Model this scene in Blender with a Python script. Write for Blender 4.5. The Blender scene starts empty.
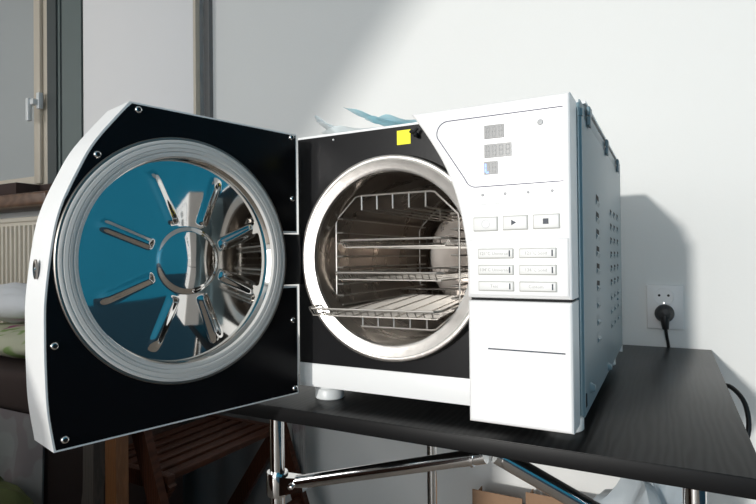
import bpy, bmesh, math, random
from mathutils import Vector, Matrix
random.seed(7)
PI = math.pi
S = bpy.context.scene
COL = S.collection

# ------------------------------------------------------------------ camera
CAMP = Vector((.4974, -.6799, .1755))
YAW, PIT, ROL, FPX = math.radians(27.9807), math.radians(.5005), math.radians(-.5818), 547.99
fw = Vector((-math.sin(YAW)*math.cos(PIT), math.cos(YAW)*math.cos(PIT), math.sin(PIT)))
rt = Vector((math.cos(YAW), math.sin(YAW), 0)); up = rt.cross(fw)
r2 = rt*math.cos(ROL)+up*math.sin(ROL); u2 = -rt*math.sin(ROL)+up*math.cos(ROL)
cd = bpy.data.cameras.new('camera'); cam = bpy.data.objects.new('camera', cd); COL.objects.link(cam)
cam.matrix_world = Matrix(((r2.x, u2.x, -fw.x, CAMP.x), (r2.y, u2.y, -fw.y, CAMP.y), (r2.z, u2.z, -fw.z, CAMP.z), (0, 0, 0, 1)))
cd.sensor_fit = 'HORIZONTAL'; cd.sensor_width = 36; cd.lens = FPX/756*36; cd.clip_start = .02; cd.clip_end = 60
S.camera = cam

# ------------------------------------------------------------------ light
W = bpy.data.worlds.new('world'); S.world = W; W.use_nodes = True
bg = W.node_tree.nodes['Background']; bg.inputs[0].default_value = (.96, .99, 1.0, 1); bg.inputs[1].default_value = .85
SD = Vector((.15, 1, -.158)).normalized()
sl = bpy.data.lights.new('sun', 'SUN'); sun = bpy.data.objects.new('sun', sl); COL.objects.link(sun)
sun.rotation_euler = SD.to_track_quat('-Z', 'Y').to_euler()
sl.energy = 2.08; sl.angle = math.radians(2.2); sl.color = (1, .97, .92)
def area(name, loc, target, sx, sy, power, color):
    l = bpy.data.lights.new(name, 'AREA'); o = bpy.data.objects.new(name, l); COL.objects.link(o)
    l.shape = 'RECTANGLE'; l.size = sx; l.size_y = sy; l.energy = power; l.color = color
    o.location = loc; o.rotation_euler = (Vector(target)-Vector(loc)).to_track_quat('-Z', 'Y').to_euler()
    return o
area('front_fill', (.1, -3.85, .55), (.1, 0, .3), 2.8, 1.9, 44, (.99, .995, 1))  # fill lamp added at the front opening to lift the ambient light
area('pier_fill', (-2.95, -1.7, .9), (-1.3, .72, .5), .9, 1.2, 24, (1, .98, .95))  # fill lamp added front left to brighten the wall pier
S.view_settings.view_transform = 'Standard'; S.view_settings.look = 'None'
S.view_settings.gamma = 1; S.view_settings.use_curve_mapping = False
S.view_settings.exposure = 0.0

# ------------------------------------------------------------------ materials
def srgb(r, g, b):
    f = lambda c: (c/255/12.92) if c/255 <= .04045 else ((c/255+.055)/1.055)**2.4
    return (f(r), f(g), f(b), 1)
def mat(name, col, rough=.5, metal=0., bump=0., bscale=40., stretch=(1, 1, 1), var=0., emis=None, estr=0, spec=.5, alpha=1, trans=0, rvar=0.):
    m = bpy.data.materials.new(name); m.use_nodes = True
    nt = m.node_tree; b = nt.nodes['Principled BSDF']
    b.inputs['Base Color'].default_value = col; b.inputs['Roughness'].default_value = rough
    b.inputs['Metallic'].default_value = metal; b.inputs['Specular IOR Level'].default_value = spec
    b.inputs['Alpha'].default_value = alpha; b.inputs['Transmission Weight'].default_value = trans
    if emis: b.inputs['Emission Color'].default_value = emis; b.inputs['Emission Strength'].default_value = estr
    if bump or var or rvar:
        tc = nt.nodes.new('ShaderNodeTexCoord'); mp = nt.nodes.new('ShaderNodeMapping'); mp.inputs['Scale'].default_value = stretch
        n = nt.nodes.new('ShaderNodeTexNoise'); n.inputs['Scale'].default_value = bscale; n.inputs['Detail'].default_value = 4
        nt.links.new(tc.outputs['Object'], mp.inputs[0]); nt.links.new(mp.outputs[0], n.inputs['Vector'])
        if bump:
            bp = nt.nodes.new('ShaderNodeBump'); bp.inputs['Strength'].default_value = bump; bp.inputs['Distance'].default_value = .002
            nt.links.new(n.outputs[0], bp.inputs['Height']); nt.links.new(bp.outputs[0], b.inputs['Normal'])
        if var:
            mx = nt.nodes.new('ShaderNodeMix'); mx.data_type = 'RGBA'
            mx.inputs[6].default_value = tuple(c*(1-var) for c in col[:3])+(1,); mx.inputs[7].default_value = tuple(min(1, c*(1+var)) for c in col[:3])+(1,)
            nt.links.new(n.outputs[0], mx.inputs[0]); nt.links.new(mx.outputs[2], b.inputs['Base Color'])
        if rvar:
            mr = nt.nodes.new('ShaderNodeMapRange'); mr.inputs['From Min'].default_value = .3; mr.inputs['From Max'].default_value = .7
            mr.inputs['To Min'].default_value = max(0, rough-rvar); mr.inputs['To Max'].default_value = rough+rvar
            nt.links.new(n.outputs[0], mr.inputs[0]); nt.links.new(mr.outputs[0], b.inputs['Roughness'])
    return m
def floral(name, base, c1, c2, scale):
    m = mat(name, base, .9); nt = m.node_tree; b = nt.nodes['Principled BSDF']
    tc = nt.nodes.new('ShaderNodeTexCoord'); v = nt.nodes.new('ShaderNodeTexNoise'); v.inputs['Scale'].default_value = scale; v.inputs['Detail'].default_value = 1
    r = nt.nodes.new('ShaderNodeValToRGB'); r.color_ramp.interpolation = 'EASE'
    e = r.color_ramp.elements; e[0].position = .36; e[0].color = c1; e[1].position = .42; e[1].color = base
    x = e.new(.56); x.color = base; x = e.new(.63); x.color = c2
    nt.links.new(tc.outputs['Object'], v.inputs['Vector']); nt.links.new(v.outputs[0], r.inputs[0]); nt.links.new(r.outputs[0], b.inputs['Base Color'])
    return m
def woodgrain(name, c1, c2, rough, stretch, scale=6, spec=.5, bump=.25):
    m = mat(name, c1, rough, spec=spec); nt = m.node_tree; b = nt.nodes['Principled BSDF']
    tc = nt.nodes.new('ShaderNodeTexCoord'); mp = nt.nodes.new('ShaderNodeMapping'); mp.inputs['Scale'].default_value = stretch
    n = nt.nodes.new('ShaderNodeTexWave'); n.wave_type = 'BANDS'; n.bands_direction = 'X'
    n.inputs['Scale'].default_value = scale; n.inputs['Distortion'].default_value = 9; n.inputs['Detail'].default_value = 3; n.inputs['Detail Scale'].default_value = 1.2
    mx = nt.nodes.new('ShaderNodeMix'); mx.data_type = 'RGBA'; mx.inputs[6].default_value = c1; mx.inputs[7].default_value = c2
    bp = nt.nodes.new('ShaderNodeBump'); bp.inputs['Strength'].default_value = bump; bp.inputs['Distance'].default_value = .001
    nt.links.new(tc.outputs['Object'], mp.inputs[0]); nt.links.new(mp.outputs[0], n.inputs['Vector'])
    nt.links.new(n.outputs['Fac'], mx.inputs[0]); nt.links.new(mx.outputs[2], b.inputs['Base Color'])
    nt.links.new(n.outputs['Fac'], bp.inputs['Height']); nt.links.new(bp.outputs[0], b.inputs['Normal'])
    return m
M = dict(
    wall=mat('wall_paint', (.745, .755, .745, 1), .7, bump=.12, bscale=140),
    pier=mat('pier_paint', (.84, .83, .83, 1), .7, bump=.1, bscale=120),
    blue=mat('blue_paint', (.0, .235, .40, 1), .8, bump=.15, bscale=60),
    navy=mat('navy_reflection_tone', (.001, .045, .085, 1), .7),  # tone of the added dark band that the dish reflects
    ceil=mat('ceiling_paint', (.55, .57, .58, 1), .8),
    floorm=woodgrain('floor_boards', (.27, .22, .18, 1), (.34, .28, .23, 1), .45, (1, .2, 1), 8),
    white=mat('white_enamel', (.86, .87, .87, 1), .28, bump=.02, bscale=300),
    panel=mat('white_panel_plastic', (.88, .88, .88, 1), .3),
    panel2=mat('button_plastic', (.80, .80, .785, 1), .4),
    rim=mat('button_outline', (.50, .50, .47, 1), .5),
    sidem=mat('shaded_side_steel', (.22, .295, .325, 1), .38, bump=.03, bscale=200, spec=.35),  # shade and blue reflection on the side are put into this base colour
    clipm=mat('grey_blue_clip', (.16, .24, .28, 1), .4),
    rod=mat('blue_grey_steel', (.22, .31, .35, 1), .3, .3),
    black=mat('black_enamel', (.008, .008, .009, 1), .3, bump=.03, bscale=220, spec=.22),
    dblack=mat('black_door_panel', (.005, .005, .006, 1), .2, spec=.12),
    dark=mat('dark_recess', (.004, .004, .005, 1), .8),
    rubber=mat('grey_silicone_gasket', (.64, .63, .61, 1), .42, bump=.15, bscale=60),
    chrome=mat('chrome', (.80, .80, .80, 1), .09, 1),
    mirror=mat('polished_steel', (.80, .78, .75, 1), .055, 1, bump=.03, bscale=14, rvar=.02),
    steel=mat('brushed_steel', (.36, .32, .285, 1), .30, 1, bump=.04, bscale=10, stretch=(1, 3, 1), rvar=.08),
    flange=mat('matt_steel_flange', (.82, .78, .74, 1), .32, .95, bump=.2, bscale=70, var=.10),
    wire=mat('rack_wire_steel', (.66, .63, .59, 1), .42, 1),
    tray=mat('tray_steel', (.42, .40, .37, 1), .3, 1),
    tray2=mat('dark_steel', (.28, .26, .24, 1), .35, 1),
    yellow=mat('yellow_sticker', (.95, .88, .0, 1), .5),
    seg=mat('display_window', (.13, .135, .14, 1), .3),
    segon=mat('display_digit', (.24, .245, .25, 1), .4),
    segblue=mat('lit_blue_digit', (.15, .3, 1, 1), .4, emis=(.25, .4, 1, 1), estr=1.0),
    line=mat('panel_line', (.12, .12, .18, 1), .5),
    ink=mat('dark_ink', (.02, .03, .05, 1), .5),
    dot=mat('indicator_grey', (.33, .34, .35, 1), .4),
    faint=mat('faint_print', (.66, .67, .68, 1), .5),
    print_=mat('grey_print', (.38, .38, .37, 1), .5),
    film=mat('blue_plastic_film', (.45, .80, .90, 1), .25, alpha=.85),
    filmw=mat('clear_plastic_film', (.85, .93, .95, 1), .3, alpha=.8),
    table=woodgrain('black_ash_laminate', (.003, .0032, .0035, 1), (.014, .0142, .0145, 1), .33, (1, .13, 1), 34, bump=.05, spec=.18),
    tedge=mat('black_edge_band', (.006, .006, .0065, 1), .45, spec=.2, bump=.04, bscale=90),
    foot=mat('foot_plastic', (.70, .72, .72, 1), .35),
    socket=mat('socket_plastic', (.80, .80, .80, 1), .35),
    cord=mat('black_cable', (.008, .008, .009, 1), .45),
    cream=mat('cream_window_frame', (.56, .50, .41, 1), .5),
    pane=mat('window_pane', (.40, .42, .42, 1), .15, bump=.1, bscale=2),
    gg=mat('grey_green_frame', (.13, .16, .155, 1), .5),
    ggd=mat('dark_green_seam', (.055, .065, .065, 1), .5),
    sill=woodgrain('brown_sill_wood', (.10, .05, .028, 1), (.15, .08, .045, 1), .35, (1, 4, 4), 4),
    radi=mat('radiator_enamel', (.62, .57, .48, 1), .45),
    dwood=woodgrain('dark_red_brown_wood', (.032, .010, .005, 1), (.055, .018, .009, 1), .5, (3, 1, 1), 14, spec=.15),
    owood=woodgrain('orange_brown_wood', (.12, .045, .012, 1), (.17, .065, .02, 1), .45, (6, 6, 1), 12),
    gwood=woodgrain('grey_brown_wood', (.05, .04, .034, 1), (.075, .06, .05, 1), .6, (6, 6, 1), 10),
    card=mat('cardboard', (.27, .165, .10, 1), .85, bump=.3, bscale=30, var=.12),
    bag=mat('white_plastic_bag', (.50, .56, .60, 1), .3, bump=.6, bscale=25, alpha=.75),
    cloth=mat('white_cotton', (.72, .73, .75, 1), .95, bump=.5, bscale=50),
    olive=mat('olive_fabric', (.06, .07, .014, 1), .95, bump=.5, bscale=120),
    fabricg=floral('grey_floral_fabric', (.24, .235, .23, 1), (.21, .18, .185, 1), (.27, .275, .265, 1), 12),
    floralp=floral('green_floral_fabric', (.50, .50, .36, 1), (.35, .10, .20, 1), (.22, .33, .10, 1), 14),
    sofaf=mat('dark_brown_upholstery', (.045, .026, .022, 1), .9, bump=.3, bscale=90),
    curtain=mat('grey_cloth_and_shadow_gap', (.17, .17, .17, 1), .95, bump=.4, bscale=40),
)

# ------------------------------------------------------------------ mesh builder
class MB:
    def __init__(s): s.v = []; s.f = []; s.m = []; s.sm = []; s.slots = []
    def mi(s, name):
        if name not in s.slots: s.slots.append(name)
        return s.slots.index(name)
    def add(s, verts, faces, m, smooth=False):
        o = len(s.v); s.v += [Vector(v) for v in verts]; i = s.mi(m)
        for f in faces: s.f.append([o+k for k in f]); s.m.append(i); s.sm.append(smooth)
        return s
    def box(s, a, b, m, bev=0, seg=2):
        bm = bmesh.new(); bmesh.ops.create_cube(bm, size=1)
        c = [(a[i]+b[i])/2 for i in range(3)]; d = [abs(b[i]-a[i]) for i in range(3)]
        for v in bm.verts: v.co = Vector([c[i]+v.co[i]*d[i] for i in range(3)])
        if bev: bmesh.ops.bevel(bm, geom=bm.edges[:], offset=bev, segments=seg, affect='EDGES', profile=.5)
        return s.frombm(bm, m, bool(bev))
    def frombm(s, bm, m, smooth=False):
        bm.verts.index_update()
        s.add([v.co.copy() for v in bm.verts], [[v.index for v in f.verts] for f in bm.faces], m, smooth); bm.free(); return s
    def prism(s, poly, a, b, m, f, bev=0, bev_b=None):
        # poly of (p,q); f(p,q,h)->xyz ; between h=a and h=b ; bevel edges of cap b side
        bm = bmesh.new()
        A = [bm.verts.new(f(p, q, a)) for p, q in poly]; B = [bm.verts.new(f(p, q, b)) for p, q in poly]
        n = len(poly); bm.faces.new(A[::-1]); cap = bm.faces.new(B)
        for i in range(n): bm.faces.new((A[i], A[(i+1) % n], B[(i+1) % n], B[i]))
        bmesh.ops.recalc_face_normals(bm, faces=bm.faces[:])
        if bev: bmesh.ops.bevel(bm, geom=list(cap.edges), offset=bev, segments=3, affect='EDGES', profile=.5)
        return s.frombm(bm, m, False)
    def tube(s, pts, r, m, n=8, close=False, cap=True):
        pts = [Vector(p) for p in pts]; k = len(pts); rings = []
        prev = None
        for i, p in enumerate(pts):
            if close: t = (pts[(i+1) % k]-pts[i-1])
            else: t = pts[min(i+1, k-1)]-pts[max(i-1, 0)]
            t.normalize()
            if prev is None:
                a = Vector((0, 0, 1)) if abs(t.z) < .9 else Vector((1, 0, 0)); u = t.cross(a).normalized()
            else: u = (prev-t*prev.dot(t)).normalized()
            prev = u; w = t.cross(u); rr = r[i] if isinstance(r, (list, tuple)) else r
            rings.append([p+(u*math.cos(2*PI*j/n)+w*math.sin(2*PI*j/n))*rr for j in range(n)])
        vs = [v for q in rings for v in q]; fs = []
        for i in range(k if close else k-1):
            for j in range(n):
                a = i*n+j; b = i*n+(j+1) % n; c = ((i+1) % k)*n+(j+1) % n; d = ((i+1) % k)*n+j; fs.append((a, b, c, d))
        if cap and not close: fs.append(list(range(n))[::-1]); fs.append([(k-1)*n+j for j in range(n)])
        return s.add(vs, fs, m, True)
    def lathe(s, prof, m, f, n=64, flat=False):
        # prof: list of (r,h); f(a,b,h)
        vs = []; fs = []; k = len(prof); last = []
        for r, h in prof:
            for j in range(n):
                a = 2*PI*j/n; vs.append(f(r*math.cos(a), r*math.sin(a), h))
        for i in range(k-1):
            for j in range(n): fs.append((i*n+j, i*n+(j+1) % n, (i+1)*n+(j+1) % n, (i+1)*n+j))
        if prof[0][0] > 1e-6 and flat: fs.append(list(range(n))[::-1])
        if prof[-1][0] > 1e-6 and flat: fs.append([(k-1)*n+j for j in range(n)])
        return s.add(vs, fs, m, True)
    def build(s, name, parent=None, org=None, autosm=True):
        me = bpy.data.meshes.new(name); o = bpy.data.objects.new(name, me); COL.objects.link(o)
        off = Vector((0, 0, 0))
        if parent is not None:
            p = parent
            while p is not None: off += Vector(p.location); p = p.parent
        if org is not None: o.location = Vector(org)-off; off = Vector(org)
        me.from_pydata([v-off for v in s.v], [], s.f)
        for n in s.slots: me.materials.append(M[n])
        me.polygons.foreach_set('material_index', s.m); me.polygons.foreach_set('use_smooth', s.sm)
        bm = bmesh.new(); bm.from_mesh(me)
        bmesh.ops.remove_doubles(bm, verts=bm.verts, dist=1e-6)
        bmesh.ops.recalc_face_normals(bm, faces=bm.faces)
        for e in bm.edges:
            if len(e.link_faces) == 2 and e.calc_face_angle(0) > .7: e.smooth = False
        bm.to_mesh(me); bm.free()
        if parent is not None: o.parent = parent
        return o
XYZ = lambda a, b, h: (a, b, h)                     # axis z
def AX(cx, cz): return lambda a, b, h: (cx+a, h, cz+b)   # axis y
def tag(o, label=None, cat=None, group=None, kind=None):
    for k, v in (('label', label), ('category', cat), ('group', group), ('kind', kind)):
        if v: o[k] = v
    return o
def thing(name, loc, label, cat, group=None):
    o = bpy.data.objects.new(name, None); COL.objects.link(o); o.location = loc; o.empty_display_size = .05
    return tag(o, label, cat, group)
def text_mesh(txt, size, f, m, mb, align='CENTER', sx=1.0, bold=0):
    c = bpy.data.curves.new('t', 'FONT'); c.body = txt; c.size = size; c.align_x = align; c.align_y = 'CENTER'; c.resolution_u = 2
    c.offset = bold
    o = bpy.data.objects.new('t', c); COL.objects.link(o)
    me = bpy.data.meshes.new_from_object(o.evaluated_get(bpy.context.evaluated_depsgraph_get()))
    mb.add([f(v.co.x*sx, v.co.y) for v in me.vertices], [list(p.vertices) for p in me.polygons], m)
    bpy.data.objects.remove(o); bpy.data.meshes.remove(me); bpy.data.curves.remove(c)
def crom(pts, k=6):
    out = []; P = [Vector(p) for p in pts]
    for i in range(len(P)-1):
        p0 = P[max(i-1, 0)]; p1 = P[i]; p2 = P[i+1]; p3 = P[min(i+2, len(P)-1)]
        for j in range(k):
            t = j/k; out.append(.5*((2*p1)+(p2-p0)*t+(2*p0-5*p1+4*p2-p3)*t*t+(3*p1-p0-3*p2+p3)*t**3))
    out.append(P[-1]); return [tuple(p) for p in out]

# ------------------------------------------------------------------ setting
FZ = -.76; WY = .765; CZ = 1.75; RX = 1.75; LX = -3.2; BY = -4.0
def struct(o): o['kind'] = 'structure'; return o
struct(MB().box((LX-.1, BY-.1, FZ-.1), (RX+.1, WY+.7, FZ), 'floorm').build('floor'))
struct(MB().box((LX-.1, BY-.1, CZ), (RX+.1, WY+.7, CZ+.1), 'ceil').build('ceiling'))
WIN_R = -1.925
struct(MB().box((WIN_R+.30, WY, FZ), (RX+.1, WY+.1, CZ), 'wall').build('wall_back'))
# window wall left of the pier: wall under the window and the recess
b = MB(); b.box((LX-.1, WY, FZ), (WIN_R+.30, WY+.1, .45), 'wall'); b.box((LX-.1, WY, 1.6), (WIN_R+.30, WY+.1, CZ), 'wall')
struct(b.build('wall_window_side'))
struct(MB().box((-1.585, WY-.05, FZ), (-.972, WY, CZ), 'pier', .002).build('wall_pier'))
# thin yellowish pipe edge, and a grey strip coloured as the pier's shadow gap
struct(MB().box((-.972, WY-.05, FZ), (-.960, WY-.03, CZ), 'cream').build('trim_1'))
struct(MB().box((-.953, WY-.018, FZ), (-.928, WY, CZ), 'curtain').build('trim_shadow_gap'))
struct(MB().box((LX-.1, BY, FZ), (LX, WY, CZ), 'wall').build('wall_left'))
struct(MB().box((RX, BY, FZ), (RX+.1, WY+.1, CZ), 'blue').build('wall_right'))
# unseen navy band added to darken the lower reflection in the door dish
struct(MB().box((RX-.012, BY, FZ), (RX, WY, -.17), 'navy').build('trim_dark_reflection'))
# unseen front wall, its slanted edge shaped to mask sun on the back wall
P = [(LX, FZ), (LX, CZ), (-.82, CZ), (-1.15, 1.386), (-1.56, .9), (-1.85, .2), (-1.95, -.3), (-1.95, FZ)]
struct(MB().prism(P, BY-.1, BY, 'wall', lambda p, q, h: (p, h, q)).build('wall_sun_mask'))
# window (cream casement) in the back wall, pane, grey green reveal strip
wz0, wz1 = .45, 1.6
b = MB()

w1 = MB()
w1.box((-1.975, WY-.015, wz0+.05), (-1.878, WY+.05, wz1), 'cream', .004)
w1.box((-1.962, WY-.030, wz0+.06), (-1.915, WY-.015, wz1), 'cream', .004)
w1.box((-3.1, WY-.01, wz0), (-1.90, WY+.04, wz0+.10), 'cream', .004)
o = struct(w1.build('window_1'))
MB().box((-3.1, WY+.02, wz0+.1), (-1.975, WY+.03, wz1), 'pane').build('window_pane', o)
hb = MB(); hb.box((-1.868-.012, WY-.050, .83), (-1.868+.010, WY-.030, .90), 'foot', .003); hb.box((-1.912, WY-.078, .775), (-1.890, WY-.058, .875), 'foot', .006); hb.box((-1.905, WY-.07, .845), (-1.868, WY-.045, .870), 'foot', .003)
hb.v = [v+Vector((-.030, 0, 0)) for v in hb.v]
hb.build('window_handle', o)
b = MB()
b.box((-1.878, WY-.02, wz0), (-1.815, WY+.05, wz1), 'ggd'); b.box((-1.815, WY-.012, wz0), (-1.80, WY+.05, wz1), 'gg'); b.box((-1.80, WY-.006, wz0), (-1.785, WY+.05, wz1), 'ggd')
b.box((-1.785, WY-.012, wz0), (-1.655, WY+.05, wz1), 'gg'); b.box((-1.655, WY-.006, wz0), (-1.586, WY+.05, wz1), 'ggd')
struct(b.build('trim_3'))
struct(MB().box((-3.1, WY-.165, .395), (-1.65, WY, .450), 'sill', .012, 3).build('window_sill'))
tag(MB().box((-1.888, WY-.05, .451), (-1.66, WY-.022, .500), 'sofaf', .004).box((-2.5, WY-.145, .451), (-1.888, WY-.022, .500), 'sofaf', .004).build('draught_strip'),
    'dark brown low box lying on the wooden sill at the foot of the window', 'box')
# radiator
r = thing('radiator', (-2.3, WY-.07, -.5), 'cream ribbed panel radiator on the wall under the brown window sill', 'radiator')
b = MB(); b.box((-3.0, WY-.085, -.45), (-1.66, WY-.055, .355), 'radi', .006)
x = -2.98
while x < -1.67: b.tube([(x, WY-.088, -.43), (x, WY-.088, .325)], .010, 'radi', 8); x += .033
b.build('radiator_panel', r)
MB().box((-3.0, WY-.095, .340), (-1.66, WY-.03, .360), 'radi', .004).build('top_grille', r)
for x in (-2.88, -1.78): MB().box((x, WY-.055, -.3), (x+.04, WY-.001, -.26), 'radi').build('wall_bracket', r)

# ------------------------------------------------------------------ table
TX0, TX1, TY0, TY1, TZ = -.11, .578, -.0485, .752, -.040; TH = .0205
t = thing('side_table', (.23, .33, FZ), 'black wood-grain table with chrome tube legs standing against the white wall under the steriliser', 'table')
MB().box((TX0+.0008, TY0+.0008, TZ-.004), (TX1-.0008, TY1-.0008, TZ), 'table', .0006).box((TX0, TY0, TZ-TH), (TX1, TY1, TZ-.0006), 'tedge', .0012).build('tabletop', t)
LP = [(-.045, .0), (.518, .0), (.518, .66), (.006, .50)]
for lx, ly in LP:
    MB().tube([(lx, ly, FZ), (lx, ly, TZ-TH)], .0115, 'chrome', 24).build('leg', t)
def clamp(lx, ly, z, ang):
    b = MB(); b.lathe([(.0116, z-.018), (.0160, z-.018), (.0170, z-.015), (.0170, z+.015), (.0160, z+.018), (.0116, z+.018)], 'chrome', lambda a, c, h: (lx+a, ly+c, h), 32)
    d = Vector((math.cos(ang), math.sin(ang), .19)).normalized(); p = Vector((lx, ly, z-.002)); s = d.cross(Vector((0, 0, 1))).normalized(); n = s.cross(d)
    vs = []
    for l, hw, hh in ((.010, .012, .014), (.052, .008, .010)):
        for a, c in ((-1, -1), (1, -1), (1, 1), (-1, 1)): vs.append(p+d*l+s*a*hw+n*c*hh)
    b.add(vs, [(0, 1, 2, 3), (4, 5, 6, 7), (0, 1, 5, 4), (1, 2, 6, 5), (2, 3, 7, 6), (3, 0, 4, 7)], 'chrome')
    q = p+d*.034-Vector((0, 1, 0))*.0
    b.lathe([(.0001, .004), (.004, .003), (.005, 0), (.005, -.008)], 'chrome', lambda a, c, h: tuple(q+s*(.012+h)+d*a+n*c), 12)
    return b
clamp(-.045, 0, -.174, .02).build('leg_clamp', t)
T1 = [(-.006, 0.0, -.166), (.290, -.006, -.076)]
MB().tube(T1, .0100, 'chrome', 20).lathe([(.0100, 0), (.0125, 0), (.0125, .004), (.0100, .004)], 'chrome', lambda a, c, h: (.272+h*.95, -.005+a, -.0815+h*.3+c), 20).build('brace', t)
MB().tube([(.305, -.012, -.070), (.52, .10, -.212)], .0115, 'chrome', 20).lathe([(.0115, 0), (.0138, 0), (.0138, .004), (.0115, .004)], 'chrome', lambda a, c, h: (.312+h*.9, -.006+a, -.0735-h*.5+c), 20).build('brace', t)
MB().box((.286, -.018, -.0705), (.318, .008, TZ-TH), 'chrome', .002).build('brace_bracket', t)

# ------------------------------------------------------------------ autoclave
A = thing('steam_steriliser', (.2, .25, TZ), 'white benchtop steam steriliser with round chamber and open black door, on the black table', 'autoclave')
H = .3575; D = .512; BX = .413; CX, CZc = .1589, .1735
# body shell (top, back, left side, floor) hollow so the chamber stands in a real opening
b = MB()
b.box((0, .004, H-.004), (BX, D, H), 'white', .001)
b.box((0, .004, -.0176), (.003, D, H-.003), 'white')
b.box((0, D-.004, -.0176), (BX, D, H-.003), 'white')
b.box((0, .004, -.0176), (BX-.01, D, -.0140), 'white')
b.build('body_shell', A)
# front plate with round hole
b = MB(); n = 96; RO = .1195
hole = [(CX+RO*math.cos(2*PI*i/n), CZc+RO*math.sin(2*PI*i/n)) for i in range(n)]
def sq(i):
    a = 2*PI*i/n; c, s_ = math.cos(a), math.sin(a); x0_, x1_, z0_, z1_ = .0, .30, .0172, H-.003
    k = min((x1_-CX)/c if c > 1e-9 else 9, (x0_-CX)/c if c < -1e-9 else 9, (z1_-CZc)/s_ if s_ > 1e-9 else 9, (z0_-CZc)/s_ if s_ < -1e-9 else 9)
    return (CX+c*k, CZc+s_*k)
vs = [(p[0], 0, p[1]) for p in hole]+[(sq(i)[0], 0, sq(i)[1]) for i in range(n)]+[(p[0], .01, p[1]) for p in hole]
fs = [(i, (i+1) % n, n+(i+1) % n, n+i) for i in range(n)]+[(i, (i+1) % n, 2*n+(i+1) % n, 2*n+i) for i in range(n)]
b.add(vs, fs, 'black'); cs = [(0, .0172), (.30, .0172), (.30, H-.003), (0, H-.003)]
for c in cs:
    k = min(range(n), key=lambda i: (math.hypot(sq(i)[0]-c[0], sq(i)[1]-c[1])))
    for j in (k-1, k): 
        p, q = sq(j % n), sq((j+1) % n); b.add([(p[0], 0, p[1]), (q[0], 0, q[1]), (c[0], 0, c[1])], [(0, 1, 2)], 'black')
b.box((0, 0, H-.0032), (.30, .006, H), 'white')
b.box((.299, .001, -.0176), (.40, .004, H-.002), 'black')
b.build('front_plate', A)
tag(MB().box((0, -.0015, -.0176), (.40, .006, .0172), 'white', .0012).build('base_strip', A), 'white strip along the bottom of the front')
# flange ring of the chamber
f = AX(CX, CZc)
b = MB()
b.lathe([(.1235, .001), (.1415, .001), (.1425, -.001), (.1425, -.004), (.1400, -.010)], 'tray2', f, 128)
b.lathe([(.1400, -.006), (.1400, -.0185), (.1388, -.0195), (.1345, -.0195), (.1335, -.0188), (.1225, -.0188), (.1190, -.0172), (.1180, -.012)], 'flange', f, 128)
b.lathe([(.1345, -.0198), (.1335, -.0198)], 'rim', f, 128)
b.build('chamber_flange', A)
b = MB(); b.lathe([(.1180, -.012), (.1180, .03), (.1182, .10), (.1182, .40), (.114, .412), (.10, .418), (.05, .420), (.0001, .420)], 'steel', f, 96)
b.lathe([(.119, .419), (.119, .0005)], 'steel', f, 96)
ch = b.build('chamber', A)
b = MB(); b.lathe([(.0001, 0), (.004, 0), (.007, .002), (.008, .006)], 'tray2', lambda a, c, h: (CX-.115+h*.9, .10+a, CZc+.052+c), 20)
b.build('chamber_nozzle', A); b = MB(); b.lathe([(.010, .0), (.010, .008), (.0001, .008)], 'tray2', lambda a, c, h: (CX-.06+a, .41-h, CZc-.03+c), 20)
b.build('rear_port', A)
# sticker and small black catch, tiny dimple
MB().box((.1680, -.0008, .3292), (.1885, .0, .3488), 'yellow').build('yellow_sticker', A)
b = MB(); b.tube([(.191, -.001, .345), (.193, -.010, .343), (.199, -.011, .342), (.203, -.010, .347)], .0022, 'dark', 8); b.tube([(.199, -.001, .338), (.200, -.010, .340), (.2, -.011, .336)], .0025, 'dark', 8)
b.lathe([(.0001, -.0035), (.0022, -.003), (.0026, -.0)], 'chrome', AX(.190, .345), 12); b.build('door_catch', A)
MB().lathe([(.0001, -.0018), (.0012, -.0014), (.0016, 0)], 'foot', AX(.064, .348), 12).build('rivet', A)

# control column ------------------------------------------------
YF = -.1164
cl = crom([(.306, .131), (.3060, .150), (.305, .182), (.2965, .231), (.282, .272), (.262, .307), (.2410, .3372)], 5)
CT = .3355
cl[-1] = (.2410, CT+.0007)
poly = cl+[(BX, CT+.001), (BX, .131)]
fc = lambda p, q, h: (p, h, q)
cp = MB().prism(poly, -.074, YF, 'panel', fc, .0035).build('control_column', A)
lp = MB().prism([(.3062, -.0012), (.3062, .1282), (BX, .1282), (BX, -.0012)], -.074, YF, 'panel', fc, .004)
lp.box((.328, YF-.0004, .0772), (.406, YF+.001, .0786), 'ink')
tag(lp.build('printer_cover', A), 'blank white lower cover with one thin dark slot')
MB().box((.309, -.112, .1280), (BX-.002, -.076, .1312), 'dark').build('column_seam', A)
MB().box((.309, -.0742, -.001), (BX-.003, -.0372, CT-.003), 'rod').box((.30, -.038, -.001), (BX-.004, .0, CT+.004), 'rod').build('column_back_housing', A)
MB().tube([(BX-.0005, -.058, .004), (BX-.0005, -.058, CT-.009)], .0042, 'rod', 12).tube([(BX-.0005, -.058, CT-.011), (BX-.0005, -.058, CT-.003)], .0055, 'rod', 12).tube([(BX-.0005, -.058, CT-.003), (BX-.0005, -.058, CT+.004)], .0022, 'rod', 8).build('column_hinge_rod', A)
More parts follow.
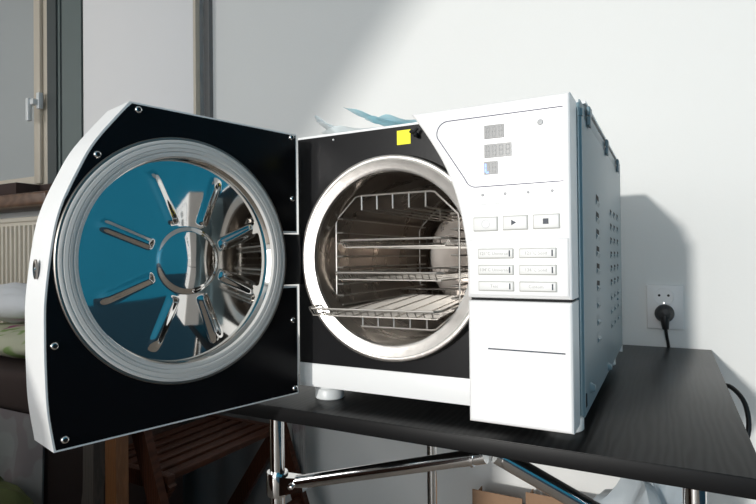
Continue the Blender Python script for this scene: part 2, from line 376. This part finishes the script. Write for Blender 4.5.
# display area
yp = YF-.0003
P3 = lambda x, z, y=None: (x, yp if y is None else y, z)
pl = crom([(.405, .3215), (.345, .3218), (.290, .3218)], 3)
arc1 = [(.280+.010*math.cos(a), .3118+.010*math.sin(a)) for a in [PI/2+i*PI*.33/8+.0 for i in range(1, 9)]]
path = [(.4065, .3225), (.286, .3225)]+[(.286+.013*math.cos(a), .3095+.013*math.sin(a)) for a in [PI/2+i*(PI*.60)/10 for i in range(11)]]
path += [(.3035+.0, .2600)]+[(.3170+.012*math.cos(a), .2605+.012*math.sin(a)) for a in [PI*1.12+i*(PI*.38)/8 for i in range(9)]]+[(.4065, .2487)]
b = MB(); b.tube([P3(*p) for p in path], .00055, 'line', 6); b.build('display_outline', cp)
# faint raised border right/below
b = MB()
b.tube([P3(*p) for p in [(.318, .2295), (.400, .2310)]+[(.400+.008*math.sin(a), .239-.008*math.cos(a)) for a in [i*PI/2/6 for i in range(7)]]+[(.4082, .30)]], .0004, 'faint', 6)
b.build('panel_border', cp)
SEG = {'8': 'abcdefg', 'L': 'fed', 'o': 'abcdefg'}
def seven(mb, x, z, w, h, on, m='segon', tk=.0011):
    y = YF-.0012
    q = dict(a=((0, h), (w, h)), b=((w, h/2), (w, h)), c=((w, 0), (w, h/2)), d=((0, 0), (w, 0)), e=((0, 0), (0, h/2)), f=((0, h/2), (0, h)), g=((0, h/2), (w, h/2)))
    for s_ in on:
        (ax, az), (bx, bz) = q[s_]; g = tk*.2
        if az == bz: mb.box((x+ax+g, y-.0002, z+az-tk/2), (x+bx-g, y, z+az+tk/2), m)
        else: mb.box((x+ax-tk/2, y-.0002, z+az+g), (x+ax+tk/2, y, z+bz-g), m)
def display(x0, x1, z0, z1, n, blue=False):
    b = MB().box((x0, YF-.0012, z0), (x1, YF+.001, z1), 'seg'); w = (x1-x0)/n
    for i in range(n):
        if blue and i == 0: seven(b, x0+w*i+w*.25, z0+(z1-z0)*.14, w*.5, (z1-z0)*.72, 'def', 'segblue', .0018); seven(b, x0+w*i+w*.25, z0+(z1-z0)*.14, w*.5, (z1-z0)*.72, 'abc')
        else: seven(b, x0+w*i+w*.25, z0+(z1-z0)*.14, w*.5, (z1-z0)*.72, 'abcdefg', tk=.0013)
    return b.build('digit_display', cp)
display(.3268, .3475, .2985, .3125, 3); display(.3266, .3552, .2785, .2925, 4); display(.3262, .3405, .2610, .2745, 2, True)
def disc(cx, cz, r, name, m='dot'):
    return MB().lathe([(.0001, YF-.0010), (r*.8, YF-.0009), (r, YF-.0003), (r, YF+.001)], m, AX(cx, cz), 20).build(name, cp)
disc(.3845, .3095, .0031, 'sensor_window')
for x in (.3240, .3480, .3715, .3953): disc(x, .2397, .0016, 'indicator_light')
def smear(x0, x1, z):     # faint, unreadable print
    x = x0; b = MB()
    while x < x1: b.box((x, YF-.0003, z-.0006), (x+.0014, YF+.0005, z+.0006), 'faint'); x += .0019
    b.build('faint_print', cp)
smear(.379, .389, .3022); smear(.318, .328, .2345); smear(.340, .350, .2345); smear(.356, .364, .2345); smear(.367, .376, .2345); smear(.382, .388, .2345); smear(.390, .402, .2345); smear(.343, .350, .2645); smear(.359, .362, .284)
def button(x0, x1, z0, z1):
    b = MB(); y = YF
    b.box((x0, y-.0010, z0), (x1, y+.001, z1), 'rim', .0008); b.box((x0+.0011, y-.0022, z0+.0011), (x1-.0011, y+.001, z1-.0011), 'panel2', .0009)
    return b
def flat(mb, pts, m, y=YF-.0024): mb.add([(p[0], y, p[1]) for p in pts], [list(range(len(pts)))], m)
b = button(.3135, .3405, .2010, .2165)
b.lathe([(.0046, YF-.0023), (.0041, YF-.0025), (.0038, YF-.0023)], 'faint', AX(.3275, .2088), 24); tag(b.build('button', cp), 'pale button with a faint circle')
b = button(.3450, .3715, .2013, .2168); flat(b, [(.3545, .2064), (.3545, .2122), (.3597, .2093)], 'ink'); tag(b.build('button', cp), 'button with a dark play triangle')
b = button(.3758, .4028, .2015, .2170); flat(b, [(.3862, .2066), (.3862, .2122), (.3918, .2122), (.3918, .2066)], 'ink'); tag(b.build('button', cp), 'button with a dark square')
MB().box((.3085, YF-.0018, .1335), (.4105, YF+.001, .1925), 'panel', .002, 3).build('lower_key_field', cp)
names = [['121°C Universal', '121°C Solid'], ['134°C Universal', '134°C Solid'], ['Test', 'Custom']]
for r_, (z0, z1) in enumerate([(.1722, .1830), (.1553, .1660), (.1385, .1490)]):
    for c_, (x0, x1) in enumerate([(.3190, .3568), (.3620, .3993)]):
        b = MB(); y = YF-.0018
        b.box((x0, y-.0010, z0), (x1, y+.001, z1), 'rim', .0008); b.box((x0+.0010, y-.0022, z0+.0010), (x1-.0010, y+.001, z1-.0010), 'panel2', .0008)
        b.box((x1-.0048, y-.0025, z0+.0022), (x1-.0034, y-.001, z1-.0022), 'ink')
        text_mesh(names[r_][c_], .0046, lambda u, v, x0=x0, x1=x1, z0=z0, z1=z1, y=y: ((x0+x1)/2-.0015+u, y-.00235, (z0+z1)/2+v), 'print_', b)
        tag(b.build('programme_button', cp), 'button reading '+names[r_][c_])
# side panel with louvres and clips
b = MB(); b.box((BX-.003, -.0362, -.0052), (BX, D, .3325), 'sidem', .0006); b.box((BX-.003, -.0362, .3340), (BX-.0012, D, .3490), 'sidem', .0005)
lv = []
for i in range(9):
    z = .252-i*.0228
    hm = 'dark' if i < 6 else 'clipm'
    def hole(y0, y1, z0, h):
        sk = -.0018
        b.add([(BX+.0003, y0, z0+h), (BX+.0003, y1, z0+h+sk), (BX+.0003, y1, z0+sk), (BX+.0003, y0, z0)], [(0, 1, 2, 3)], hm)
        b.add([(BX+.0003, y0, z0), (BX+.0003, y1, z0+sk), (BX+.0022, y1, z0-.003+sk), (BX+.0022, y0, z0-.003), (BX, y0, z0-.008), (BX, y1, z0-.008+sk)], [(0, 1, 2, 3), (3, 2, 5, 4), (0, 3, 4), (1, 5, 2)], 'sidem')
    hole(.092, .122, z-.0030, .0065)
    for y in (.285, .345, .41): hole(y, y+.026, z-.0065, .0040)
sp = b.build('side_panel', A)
for y in (.016, .228, .424):
    b = MB()
    for z in (.3335, .3455): b.box((BX, y-.010, z-.0055), (BX+.0045, y+.010, z+.0055), 'clipm', .002, 3)
    b.build('panel_clip', sp)
for y, z in ((.016, .013), (.224, -.0)):
    MB().lathe([(.0001, .006), (.004, .005), (.006, .001), (.007, 0)], 'sidem', lambda a, c, h, y=y, z=z: (BX+h, y+a, z+c+.004), 16).build('panel_bolt', sp)
MB().lathe([(.0001, .003), (.002, .002), (.003, 0)], 'rod', lambda a, c, h: (BX+h, .40+a, .095+c), 12).build('panel_bolt', sp)
MB().tube([(BX-.001, -.045, .004), (BX+.003, -.048, .012), (BX+.0022, -.044, .024)], .0012, 'cord', 6).build('earth_wire', A)
for fx, fy in ((.032, .033), (.38, .033), (.032, .48), (.38, .48)):
    b = MB(); b.lathe([(.0001, -.0172), (.0195, -.0172), (.0195, -.0235), (.0215, -.0242), (.0225, -.0255), (.0225, TZ+.0015), (.021, TZ), (.0001, TZ)], 'foot', lambda a, c, h, fx=fx, fy=fy: (fx+a, fy+c, h), 32)
    b.build('foot', A)

# door ------------------------------------------------------------
PH = math.radians(104.2927); HX, HY = .0187, -.03
US = Vector((math.cos(PH), -math.sin(PH), 0)); UO = Vector((math.sin(PH), math.cos(PH), 0))
def DP(s_, z, o): return tuple(Vector((HX, HY, 0))+US*s_+UO*o+Vector((0, 0, z)))
zb0, zt0 = -.0216, .3549
edge = crom([(.3203, zb0+.001), (.3262, .020), (.3282, .060), (.3288, .100), (.3280, .138), (.3212, .196), (.3134, .231), (.2978, .269), (.2786, .306), (.2412, zt0)], 5)
NZ0, NZ1, NS = .1345, .2115, .0293
def dprof(ins, notch=True):
    e = [(s_-ins*.9, z-(ins*.7 if s_ < .31 and z > .2 else 0)) for s_, z in edge]
    e[0] = (e[0][0], zb0+ins); e[-1] = (e[-1][0]-ins*.2, zt0-ins)
    p = [(ins, zb0+ins)]+e+[(ins, zt0-ins)]
    if notch: p += [(ins, NZ1+ins), (NS+ins, NZ1+ins), (NS+ins, NZ0-ins), (ins, NZ0-ins)]
    return p
dr = MB().prism(dprof(0), 0, -.068, 'white', DP, .006).build('door_shell', A)
tag(dr, 'white bulging door shell')
dip = MB().prism(dprof(.0022), -.001, .0010, 'dblack', DP).build('door_inner_plate', dr)
def bore(o, r, o0, o1):      # cut the round recess the dish sits in
    cb = MB(); cb.lathe([(r, o0), (r, o1)], 'white', lambda a, c, h: DP(.1717-a, .1735+c, h), 96, True); co = cb.build('cutter')
    md = o.modifiers.new('cut', 'BOOLEAN'); md.operation = 'DIFFERENCE'; md.object = co; md.solver = 'EXACT'
    bpy.context.view_layer.update()
    me = bpy.data.meshes.new_from_object(o.evaluated_get(bpy.context.evaluated_depsgraph_get())); o.modifiers.clear(); o.data = me
    cm = co.data; bpy.data.objects.remove(co); bpy.data.meshes.remove(cm)
bore(dr, .1275, -.03, .02); bore(dip, .1275, -.03, .02)
# hinge block
MB().prism([(-.030, NZ0+.002), (-.030, NZ1-.002), (NS-.001, NZ1-.002), (NS-.001, NZ0+.002)], -.030, -.004, 'black', DP).build('hinge_block', dr)
MB().box((-.004, -.03, NZ0+.004), (.012, .0, NZ1-.004), 'black').build('hinge_arm', A)
def screw(s_, z):
    b = MB(); L = lambda a, c, h: DP(s_+a, z+c, .0010+h)
    b.lathe([(.0044, 0), (.0040, .0014), (.0030, .0024), (.0022, .0026)], 'chrome', L, 20); b.lathe([(.0022, .0024), (.0001, .0022)], 'dark', L, 6)
    b.build('screw', dr)
for q in [(.2316, .3467), (.2766, .2895), (.3195, .0876), (.3102, -.0103), (.0095, .3491), (.0086, .2604), (.0097, .0856), (.0071, -.0128)]: screw(*q)
# lock hole on the free edge
b = MB(); ec = Vector(DP(.3272, .166, -.028)); nrm = US.copy()
Lf = lambda a, c, h: tuple(ec+UO*a*.55+Vector((0, 0, 1))*c*1.0+nrm*h)
b.lathe([(.0105, 0), (.0105, .0018), (.0090, .0022), (.0080, .0004)], 'tray2', Lf, 24); b.lathe([(.0080, .0004), (.0001, .0004)], 'dark', Lf, 24)
b.lathe([(.003, .0006), (.002, .002), (.0001, .0022)], 'chrome', Lf, 16); b.build('latch_hole', dr)
# gasket ring and polished dish
DC, DZ = .1717, .1735
L = lambda a, c, h: DP(DC-a, DZ+c, h)
b = MB(); b.lathe([(.1490, .0008), (.1490, .0035), (.1480, .0045), (.1462, .0045), (.1458, .0030)], 'tray2', L, 128)
b.lathe([(.1458, .0030), (.1455, .0050), (.1445, .0056), (.1420, .0056), (.1415, .0048), (.1405, .0048), (.1400, .0058), (.1362, .0062), (.1358, .0054), (.1352, .0054), (.1348, .0062), (.1320, .0060), (.1312, .0050), (.1300, .0050), (.1295, .0058), (.1262, .0054), (.1256, .0030), (.1254, .0)], 'rubber', L, 128)
b.build('door_gasket', dr)
def hgt(r, th):
    k = r/.1245
    base = .0005-.0090*k**1.6
    if r > .1238: w = min(1, (r-.1238)/.0022); base = base*(1-w)-.0005*w
    hub = 0
    if r < .0415:
        if r < .0350: hub = .0034+.0022*(1-(r/.0350)**2)
        else: w = (r-.0350)/.0065; hub = .0034*(1-w*w*(3-2*w))
    a = (th-PI/8) % (PI/4); a = min(a, PI/4-a); d = r*math.sin(a); rib = 0
    if .045 < r < .116:
        wdt = .0085+.0015*(r-.045)/.07; e0 = min(1, max(0, (r-.046)/.007)); e1 = min(1, max(0, (.116-r)/.016)); e = min(e0, e1); e = e*e*(3-2*e)
        x = abs(d)/wdt
        if x < 1: x = x*x*(3-2*x); rib = .0027*(1-x)*e
    return base+hub+rib
NR, NT = 90, 384
vs = []; fs = []
rs = [.0002+.1258*i/(NR-1) for i in range(NR)]
for r_ in rs:
    for j in range(NT):
        th = 2*PI*j/NT; vs.append(L(r_*math.cos(th), r_*math.sin(th), hgt(r_, th)+.0015))
for i in range(NR-1):
    for j in range(NT): fs.append((i*NT+j, i*NT+(j+1) % NT, (i+1)*NT+(j+1) % NT, (i+1)*NT+j))
b = MB(); b.add(vs, fs, 'mirror', True); o = b.build('pressed_door_dish', dr); tag(o, 'polished steel dish with eight pressed ribs and a round hub')
for z in (.0205, -.0200):
    q = lambda a, c, h, z=z: DP(DC-.0505-a, DZ+z+c, .001+h)
    MB().lathe([(.0040, 0), (.0040, .0020), (.0030, .0032), (.0016, .0034), (.0014, .0022), (.0001, .0022)], 'chrome', q, 6).build('dish_bolt', dr)

# ------------------------------------------------------------------ wire rack and trays
R = thing('wire_rack', (.155, .15, .0565), 'octagonal steel wire rack with guide rails standing inside the round chamber', 'rack')
X0, X1, Z0, Z1 = .0535, .2485, .0735, .2655; ch_ = .036
def octo(y): return [(X0+ch_, y, Z0), (X1-ch_, y, Z0), (X1, y, Z0+ch_*.85), (X1, y, Z1-ch_*.95), (X1-ch_, y, Z1), (X0+ch_, y, Z1), (X0, y, Z1-ch_*.95), (X0, y, Z0+ch_*.85)]
def polyline(p, k=1):
    out = []
    for i in range(len(p)):
        a, c = Vector(p[i]), Vector(p[(i+1) % len(p)]); out += [tuple(a+(c-a)*.04), tuple(a+(c-a)*.96)]
    return out
YR0, YR1 = .022, .335
MB().tube(polyline(octo(YR0)), .00155, 'wire', 8, close=True).build('front_frame', R)
MB().tube(polyline(octo(YR1)), .00155, 'wire', 8, close=True).build('back_frame', R)
XS = [.098, .1235, .149, .1745, .200]
def lrod(x, z0, z1): return MB().tube([(x, YR0, z0), (x, YR0, z1), (x, YR0+.003, z1), (x, YR1, z1), (x, YR1, z0)], .00145, 'wire', 6)
for x in XS: lrod(x, Z1, Z1-.021).build('guide_rail', R)
for x in XS: lrod(x, Z0, Z0+.018).build('guide_rail', R)
ZS = [.233, .212, .196, .1765, .160, .135, .118, .104]
for z in ZS:
    for x, s_ in ((X0, 1), (X1, -1)):
        MB().tube([(x, YR0, z), (x+s_*.012, YR0, z), (x+s_*.012, YR0+.004, z), (x+s_*.012, YR1, z), (x, YR1, z)], .00135, 'wire', 6).build('guide_rail', R)
def tray(xc, y0, z, tilt, label, w=.170, l=.300, yaw=0):
    o = thing('mesh_tray', (xc, y0, z), label, 'tray', 'steel mesh trays in the chamber rack')
    ca, sa = math.cos(tilt), math.sin(tilt); cy_, sy_ = math.cos(yaw), math.sin(yaw)
    def T(x, y, h):
        yy = y*ca-h*sa; zz = y*sa+h*ca; return (xc+x*cy_-yy*sy_, y0+x*sy_+yy*cy_, z+zz)
    b = MB(); w2 = w/2
    def loop(hw, a, bb, h, rad):
        c = .008; p = [(-hw+c, a), (hw-c, a), (hw, a+c), (hw, bb-c), (hw-c, bb), (-hw+c, bb), (-hw, bb-c), (-hw, a+c)]
        b.tube([T(x, y, h) for x, y in p], rad, 'wire', 8, close=True)
    loop(w2, 0, l, .010, .0016); loop(w2-.006, .008, l-.008, .0, .0009)
    b.build('rim', o)
    b = MB(); hw = w2-.006
    n = 38
    for i in range(n+1):
        y = .008+(l-.016)*i/n
        a1, a2 = y-.0010, y+.0010
        b.add([T(-w2, a1, .009), T(-hw, a1, 0), T(hw, a1, 0), T(w2, a1, .009), T(-w2, a2, .009), T(-hw, a2, 0), T(hw, a2, 0), T(w2, a2, .009),
               T(-w2, a1, .0083), T(-hw, a1, -.0007), T(hw, a1, -.0007), T(w2, a1, .0083), T(-w2, a2, .0083), T(-hw, a2, -.0007), T(hw, a2, -.0007), T(w2, a2, .0083)],
              [(0, 1, 5, 4), (1, 2, 6, 5), (2, 3, 7, 6), (8, 9, 13, 12), (9, 10, 14, 13), (10, 11, 15, 14), (1, 2, 10, 9), (5, 6, 14, 13), (0, 1, 9, 8), (2, 3, 11, 10), (4, 5, 13, 12), (6, 7, 15, 14)], 'tray')
    for i in range(7):
        x = -hw+2*hw*i/6
        b.tube([T(x, .008, 0), T(x, l-.008, 0)], .0010, 'tray', 5)
    for i in range(16):
        x = -hw+2*hw*(i+.5)/16
        b.tube([T(x, .002, .009), T(x, .009, .0)], .0007, 'tray', 5); b.tube([T(x, l-.002, .009), T(x, l-.009, .0)], .0007, 'tray', 5)
    b.build('mesh', o)
    return o
tray(.1525, .004, .190, 0, 'topmost steel mesh tray in the chamber rack, above two others')
tray(.1495, -.006, .1430, 0, 'middle steel mesh tray in the chamber rack, between the upper and the lowest tray')
tray(.1500, -.050, .0955, .035, 'lowest steel mesh tray, pulled forward to the chamber mouth and tilted', w=.190, yaw=.09)

# ------------------------------------------------------------------ film pouches on top
def leaf(p0, p1, p2, w, m, mb, n=14):
    P0, P1, P2 = map(Vector, (p0, p1, p2)); vs = []
    for i in range(n+1):
        t_ = i/n; c = P0*(1-t_)**2+P1*2*t_*(1-t_)+P2*t_*t_; ww = w*math.sin(PI*min(1, t_*.9+.08))**.7
        for k in range(5):
            u = (k-2)/2; vs.append(c+Vector((.25*ww*u, ww*u, .25*ww*(u*u)+.0035*math.sin(11*t_+k*2.3)*math.sin(PI*t_))))
    fs = [(i*5+k, i*5+k+1, (i+1)*5+k+1, (i+1)*5+k) for i in range(n) for k in range(4)]
    mb.add(vs, fs, m, True)
F = thing('plastic_film_sheets', (.12, .12, H), 'crumpled pale blue and clear plastic film sheets lying on top of the steriliser', 'plastic film')
b = MB()
leaf((.20, .12, H+.004), (.10, .12, H+.020), (.012, .12, H+.072), .042, 'film', b)
leaf((.21, .10, H+.003), (.12, .10, H+.015), (.066, .10, H+.040), .040, 'film', b)
leaf((.22, .09, H+.004), (.16, .08, H+.012), (.095, .08, H+.032), .036, 'film', b)
leaf((.16, .15, H+.004), (.06, .14, H+.01), (-.01, .15, H+.028), .04, 'film', b)
b.build('blue_sheet', F)
b = MB(); leaf((.12, .10, H+.004), (.03, .10, H+.006), (-.030, .10, H+.050), .038, 'filmw', b); leaf((.10, .12, H+.004), (.0, .12, H+.006), (-.050, .12, H+.068), .020, 'filmw', b); leaf((.16, .08, H+.003), (.08, .07, H+.01), (.0, .07, H+.02), .03, 'filmw', b)
b.build('clear_sheet', F)

# ------------------------------------------------------------------ socket, plug, cords
K = thing('wall_socket', (.488, WY, .052), 'white square mains socket with an extra row below on the wall right of the steriliser', 'socket')
sx, sz = .489, .0
f = lambda a, c, h: (sx-.004+a, WY-h, .076+c)
MB().box((.4495, WY-.009, .001), (.5255, WY, .103), 'socket', .002).build('socket_plate', K)
b = MB(); b.lathe([(.0215, .0092), (.0205, .0100), (.0195, .0100), (.0190, .0094), (.0001, .0094)], 'socket', f, 32); b.build('socket_face', K)
for dx in (-.0095, .0095): MB().lathe([(.0028, .0096), (.0001, .0098)], 'dark', lambda a, c, h, dx=dx: (sx-.004+dx+a, WY-h, .079+c), 16).build('socket_hole', K)
MB().tube([(sx-.004, WY-.008, .062), (sx-.004, WY-.016, .062)], .002, 'chrome', 8).build('earth_pin', K)
Pg = thing('power_plug', (sx-.004, WY-.009, .055), 'black round mains plug pushed into the white wall socket, its cord dropping behind the table', 'plug')
b = MB(); g = lambda a, c, h: (sx-.003+a, WY-.0095-h, .038+c)
b.lathe([(.0205, 0), (.0205, .012), (.018, .022), (.012, .030), (.0001, .032)], 'cord', g, 28); b.build('plug_body', Pg)
b = MB(); b.tube([(sx-.003, WY-.030, .036), (sx-.002, WY-.034, .022), (sx-.001, WY-.030, .004)], [.011, .009, .0068], 'cord', 12); b.build('strain_relief', Pg)
MB().tube(crom([(sx-.001, WY-.030, .006), (sx+.001, WY-.024, -.014), (sx+.004, WY-.0075, -.036), (sx+.006, WY-.0055, -.08), (sx+.006, WY-.0055, -.16), (sx+.02, WY-.02, -.3), (sx+.02, WY-.03, -.5)], 4), .0036, 'cord', 10).build('cord', Pg)
MB().tube(crom([(.560, .52, -.070), (.576, .515, -.069), (.594, .50, -.068), (.6120, .48, -.090), (.6150, .46, -.130), (.600, .45, -.170), (.57, .45, -.20), (.56, .45, -.205)], 5), .0042, 'cord', 10).build('power_cord')
PC = bpy.data.objects['power_cord']; PC.name = 'black_cable'; tag(PC, 'loop of black cable hanging out past the right edge of the table', 'cable')

# ------------------------------------------------------------------ boxes and bag under the table
def carton(x0, x1, y0, y1, z1, rz, label, zf=.055):
    o = thing('cardboard_box', ((x0+x1)/2, (y0+y1)/2, FZ), label, 'box')
    c = Vector(((x0+x1)/2, (y0+y1)/2, 0)); ROT = Matrix.Rotation(rz, 4, 'Z')
    b = MB(); b.box((x0, y0, FZ), (x1, y1, z1), 'card', .002); b.v = [ROT@(v-c)+c for v in b.v]; b.build('box_body', o)
    b = MB(); b.box((x0+.001, y0-.001, z1-.004), (x1-.001, y0+.002, z1+zf), 'card', .0008); b.v = [ROT@(v-c)+c for v in b.v]; b.build('box_flap', o)
    b = MB(); b.box((x0, y0+.02, z1), (x0+.003, y1-.02, z1+zf*.6), 'card'); b.v = [ROT@(v-c)+c for v in b.v]; b.build('box_flap', o)
carton(.048, .176, .66, .758, -.470, 0, 'brown cardboard box on the floor under the table, the left one nearer the back leg')
carton(.182, .322, .66, .758, -.452, 0, 'brown cardboard box on the floor under the table, to the right of the other box')
b = MB(); bm = bmesh.new(); bmesh.ops.create_icosphere(bm, subdivisions=4, radius=1)
for v in bm.verts:
    n_ = v.co.copy(); k = 1+.10*math.sin(7*n_.x+3*n_.z)+.08*math.sin(11*n_.y-5*n_.z)+.06*math.sin(17*n_.x*n_.z+3)
    v.co = Vector((.470+n_.x*.115*k, .47+n_.y*.12*k, -.435+n_.z*(.20 if n_.z > 0 else .34)*k))
b.frombm(bm, 'bag', True)
bg_ = thing('plastic_bag', (.465, .46, FZ), 'translucent white plastic bag stuffed full under the right side of the table', 'bag'); b.build('bag_body', bg_)
MB().tube(crom([(.44, .44, -.24), (.43, .43, -.19), (.46, .42, -.165), (.49, .43, -.19), (.48, .44, -.24)], 5), .008, 'bag', 8).build('bag_handle', bg_)

# ------------------------------------------------------------------ folding chair, trestle, sofa (left, dark)
Cc = thing('folding_chair', (-.64, .38, FZ), 'dark red-brown wooden folding chair with slatted seat standing left of the table', 'chair')
b = MB(); n = 6
for i in range(n):
    x = -.765+i*.0465; b.box((x, .19, -.325), (x+.034, .575, -.310), 'dwood', .003)
b.build('seat', Cc)
for y in (.175, .568): MB().box((-.775, y, -.345), (-.49, y+.022, -.308), 'dwood', .003).build('seat_frame', Cc)
def beam(p, q, w, d, m, wd=Vector((0, 1, 0))):
    p, q = Vector(p), Vector(q); t_ = (q-p).normalized(); s_ = t_.cross(wd).normalized(); wd = s_.cross(t_).normalized(); vs = []
    for e in (p, q):
        for a, c in ((-1, -1), (1, -1), (1, 1), (-1, 1)): vs.append(e+s_*a*w/2+wd*c*d/2)
    return MB().add(vs, [(3, 2, 1, 0), (4, 5, 6, 7), (0, 1, 5, 4), (1, 2, 6, 5), (2, 3, 7, 6), (3, 0, 4, 7)], m)
for y in (.160, .605):
    beam((-.625, y, -.02), (-.36, y, FZ), .042, .02, 'dwood').build('leg', Cc)
    beam((-.50, y+(.025 if y < .4 else -.025), -.32), (-.80, y+(.025 if y < .4 else -.025), FZ), .040, .02, 'dwood').build('leg', Cc)
for z in (-.06, -.15):
    x = -.625+( -.02-z)*(.265/.74); MB().box((x-.010, .15, z-.03), (x+.008, .615, z+.03), 'dwood', .004).build('backrest_slat', Cc)
MB().tube([(-.445, .165, -.52), (-.445, .60, -.52)], .014, 'dwood', 12).build('stretcher', Cc)
Tr = thing('wooden_trestle', (-.62, .06, FZ), 'orange-brown and grey-brown wooden trestle legs under the open door, left of the folding chair', 'trestle')
tag(beam((-.532, .08, -.13), (-.532, .08, FZ), .034, .03, 'owood').build('leg', Tr), 'orange-brown leg')
tag(beam((-.635, .10, -.15), (-.650, .10, FZ), .036, .026, 'gwood').build('leg', Tr), 'grey-brown leg')
beam((-.635, .13, -.15), (-.78, .13, FZ), .040, .022, 'gwood').build('leg', Tr)
MB().box((-.80, .055, -.15), (-.49, .14, -.115), 'dwood', .003).build('crossbar', Tr)
So = thing('sofa', (-1.3, .3, FZ), 'dark brown sofa draped with grey floral fabric at the left edge of the photo', 'sofa')
MB().box((-1.75, .13, FZ), (-.86, .56, -.20), 'sofaf', .01).build('sofa_base', So)
MB().box((-1.75, .10, -.205), (-.84, .57, -.105), 'sofaf', .02, 3).build('arm_rail', So)
vs = []; fs = []; nx, nz = 40, 14
for i in range(nx+1):
    for j in range(nz+1):
        x = -1.7+.88*i/nx; z = -.20-.30*j/nz; vs.append((x, .098-.012*math.sin(i*.9)*(j/nz)-.02*(j/nz), z))
for i in range(nx):
    for j in range(nz): a = i*(nz+1)+j; fs.append((a, a+1, a+nz+2, a+nz+1))
k = len(vs); vs2 = vs+[(x, y+.004, z) for x, y, z in vs]; fs2 = fs+[tuple(k+q for q in f_) for f_ in fs]
tag(MB().add(vs2, fs2, 'fabricg', True).build('drape', So), 'grey floral fabric')
def pillow(name, c, sx_, sy_, sz_, m, label, cat, rz=0, rough=.0, seed=1):
    bm = bmesh.new(); bmesh.ops.create_uvsphere(bm, u_segments=48, v_segments=24, radius=1); rnd = random.Random(seed); ph = [rnd.uniform(0, 6) for _ in range(6)]
    for v in bm.verts:
        n_ = v.co.copy(); p = lambda a, e: math.copysign(abs(a)**e, a)
        x, y = p(n_.x, .55), p(n_.y, .55); z = n_.z*(1-.25*(x*x+y*y)/2)
        w_ = rough*(math.sin(6*x+ph[0]+3*y)+.6*math.sin(13*x-7*y+ph[1])+.5*math.sin(19*y+5*z+ph[2]))
        q = Vector((x*sx_, y*sy_, z*sz_*(1+w_))); q = Matrix.Rotation(rz, 3, 'Z')@q; v.co = q+Vector(c)
    o = MB().frombm(bm, m, True).build(name, None, (c[0], c[1], c[2]-sz_)); return tag(o, label, cat)
pillow('floral_cushion', (-1.20, .30, -.058), .36, .17, .038, 'floralp', 'green and pink floral cushion lying on the dark sofa below the white blanket', 'cushion', .0, .1, 3)
pillow('white_blanket', (-1.42, .36, .040), .46, .16, .048, 'cloth', 'crumpled white blanket heaped on the floral cushion of the sofa', 'blanket', .0, .16, 4)
pillow('olive_cushion', (-.83, -.02, -.44), .24, .075, .130, 'olive', 'dark olive green cushion leaning low in front of the sofa', 'cushion', -.2, .05, 5)
# hanging grey cloth behind the chair and patterned strip beside the table leg
def hang(name, x0, x1, y, z0, z1, m, label, cat, amp=.012):
    n = 40; vs = []
    for dy in (0, .004):
        for i in range(n+1):
            for z in (z0, (z0+z1)/2, z1): vs.append((x0+(x1-x0)*i/n, y+dy+amp*math.sin(i*.8)+amp*.5*math.sin(i*.37+z*4), z))
    fs = []; k = 3*(n+1)
    for i in range(n):
        for j in range(2): a = i*3+j; fs += [(a, a+1, a+4, a+3), (k+a, k+a+1, k+a+4, k+a+3)]
    return tag(MB().add(vs, fs, m, True).build(name), label, cat)
hang('hanging_cloth', -1.30, -.62, .69, FZ+.01, -.12, 'curtain', 'grey cloth hanging on the wall behind the folding chair', 'cloth')
hang('floral_strip', -.498, -.455, .64, -.50, -.20, 'fabricg', 'narrow grey strip of floral fabric hanging just right of the front table leg', 'cloth', .003)

# ------------------------------------------------------------------ unseen cabinet added off frame to shade the lower left of the room
Sb = thing('shade_cabinet', (-.9, -1.0, FZ), 'tall dark wooden cabinet added unseen, out of frame, to shade the lower left of the room', 'shade_cabinet')
MB().box((-2.2, -1.25, FZ+.06), (-.205, -.85, .155), 'dwood', .004).build('shade_cabinet_body', Sb)
for x in (-1.68, -1.17, -.66): MB().box((x-.24, -.85, FZ+.1), (x+.24, -.835, .12), 'dwood', .004).build('shade_cabinet_door', Sb)
for x, y in ((-2.15, -1.2), (-.26, -1.2), (-2.15, -.9), (-.26, -.9)): MB().box((x-.025, y-.025, FZ), (x+.025, y+.025, FZ+.06), 'dwood').build('shade_cabinet_leg', Sb)
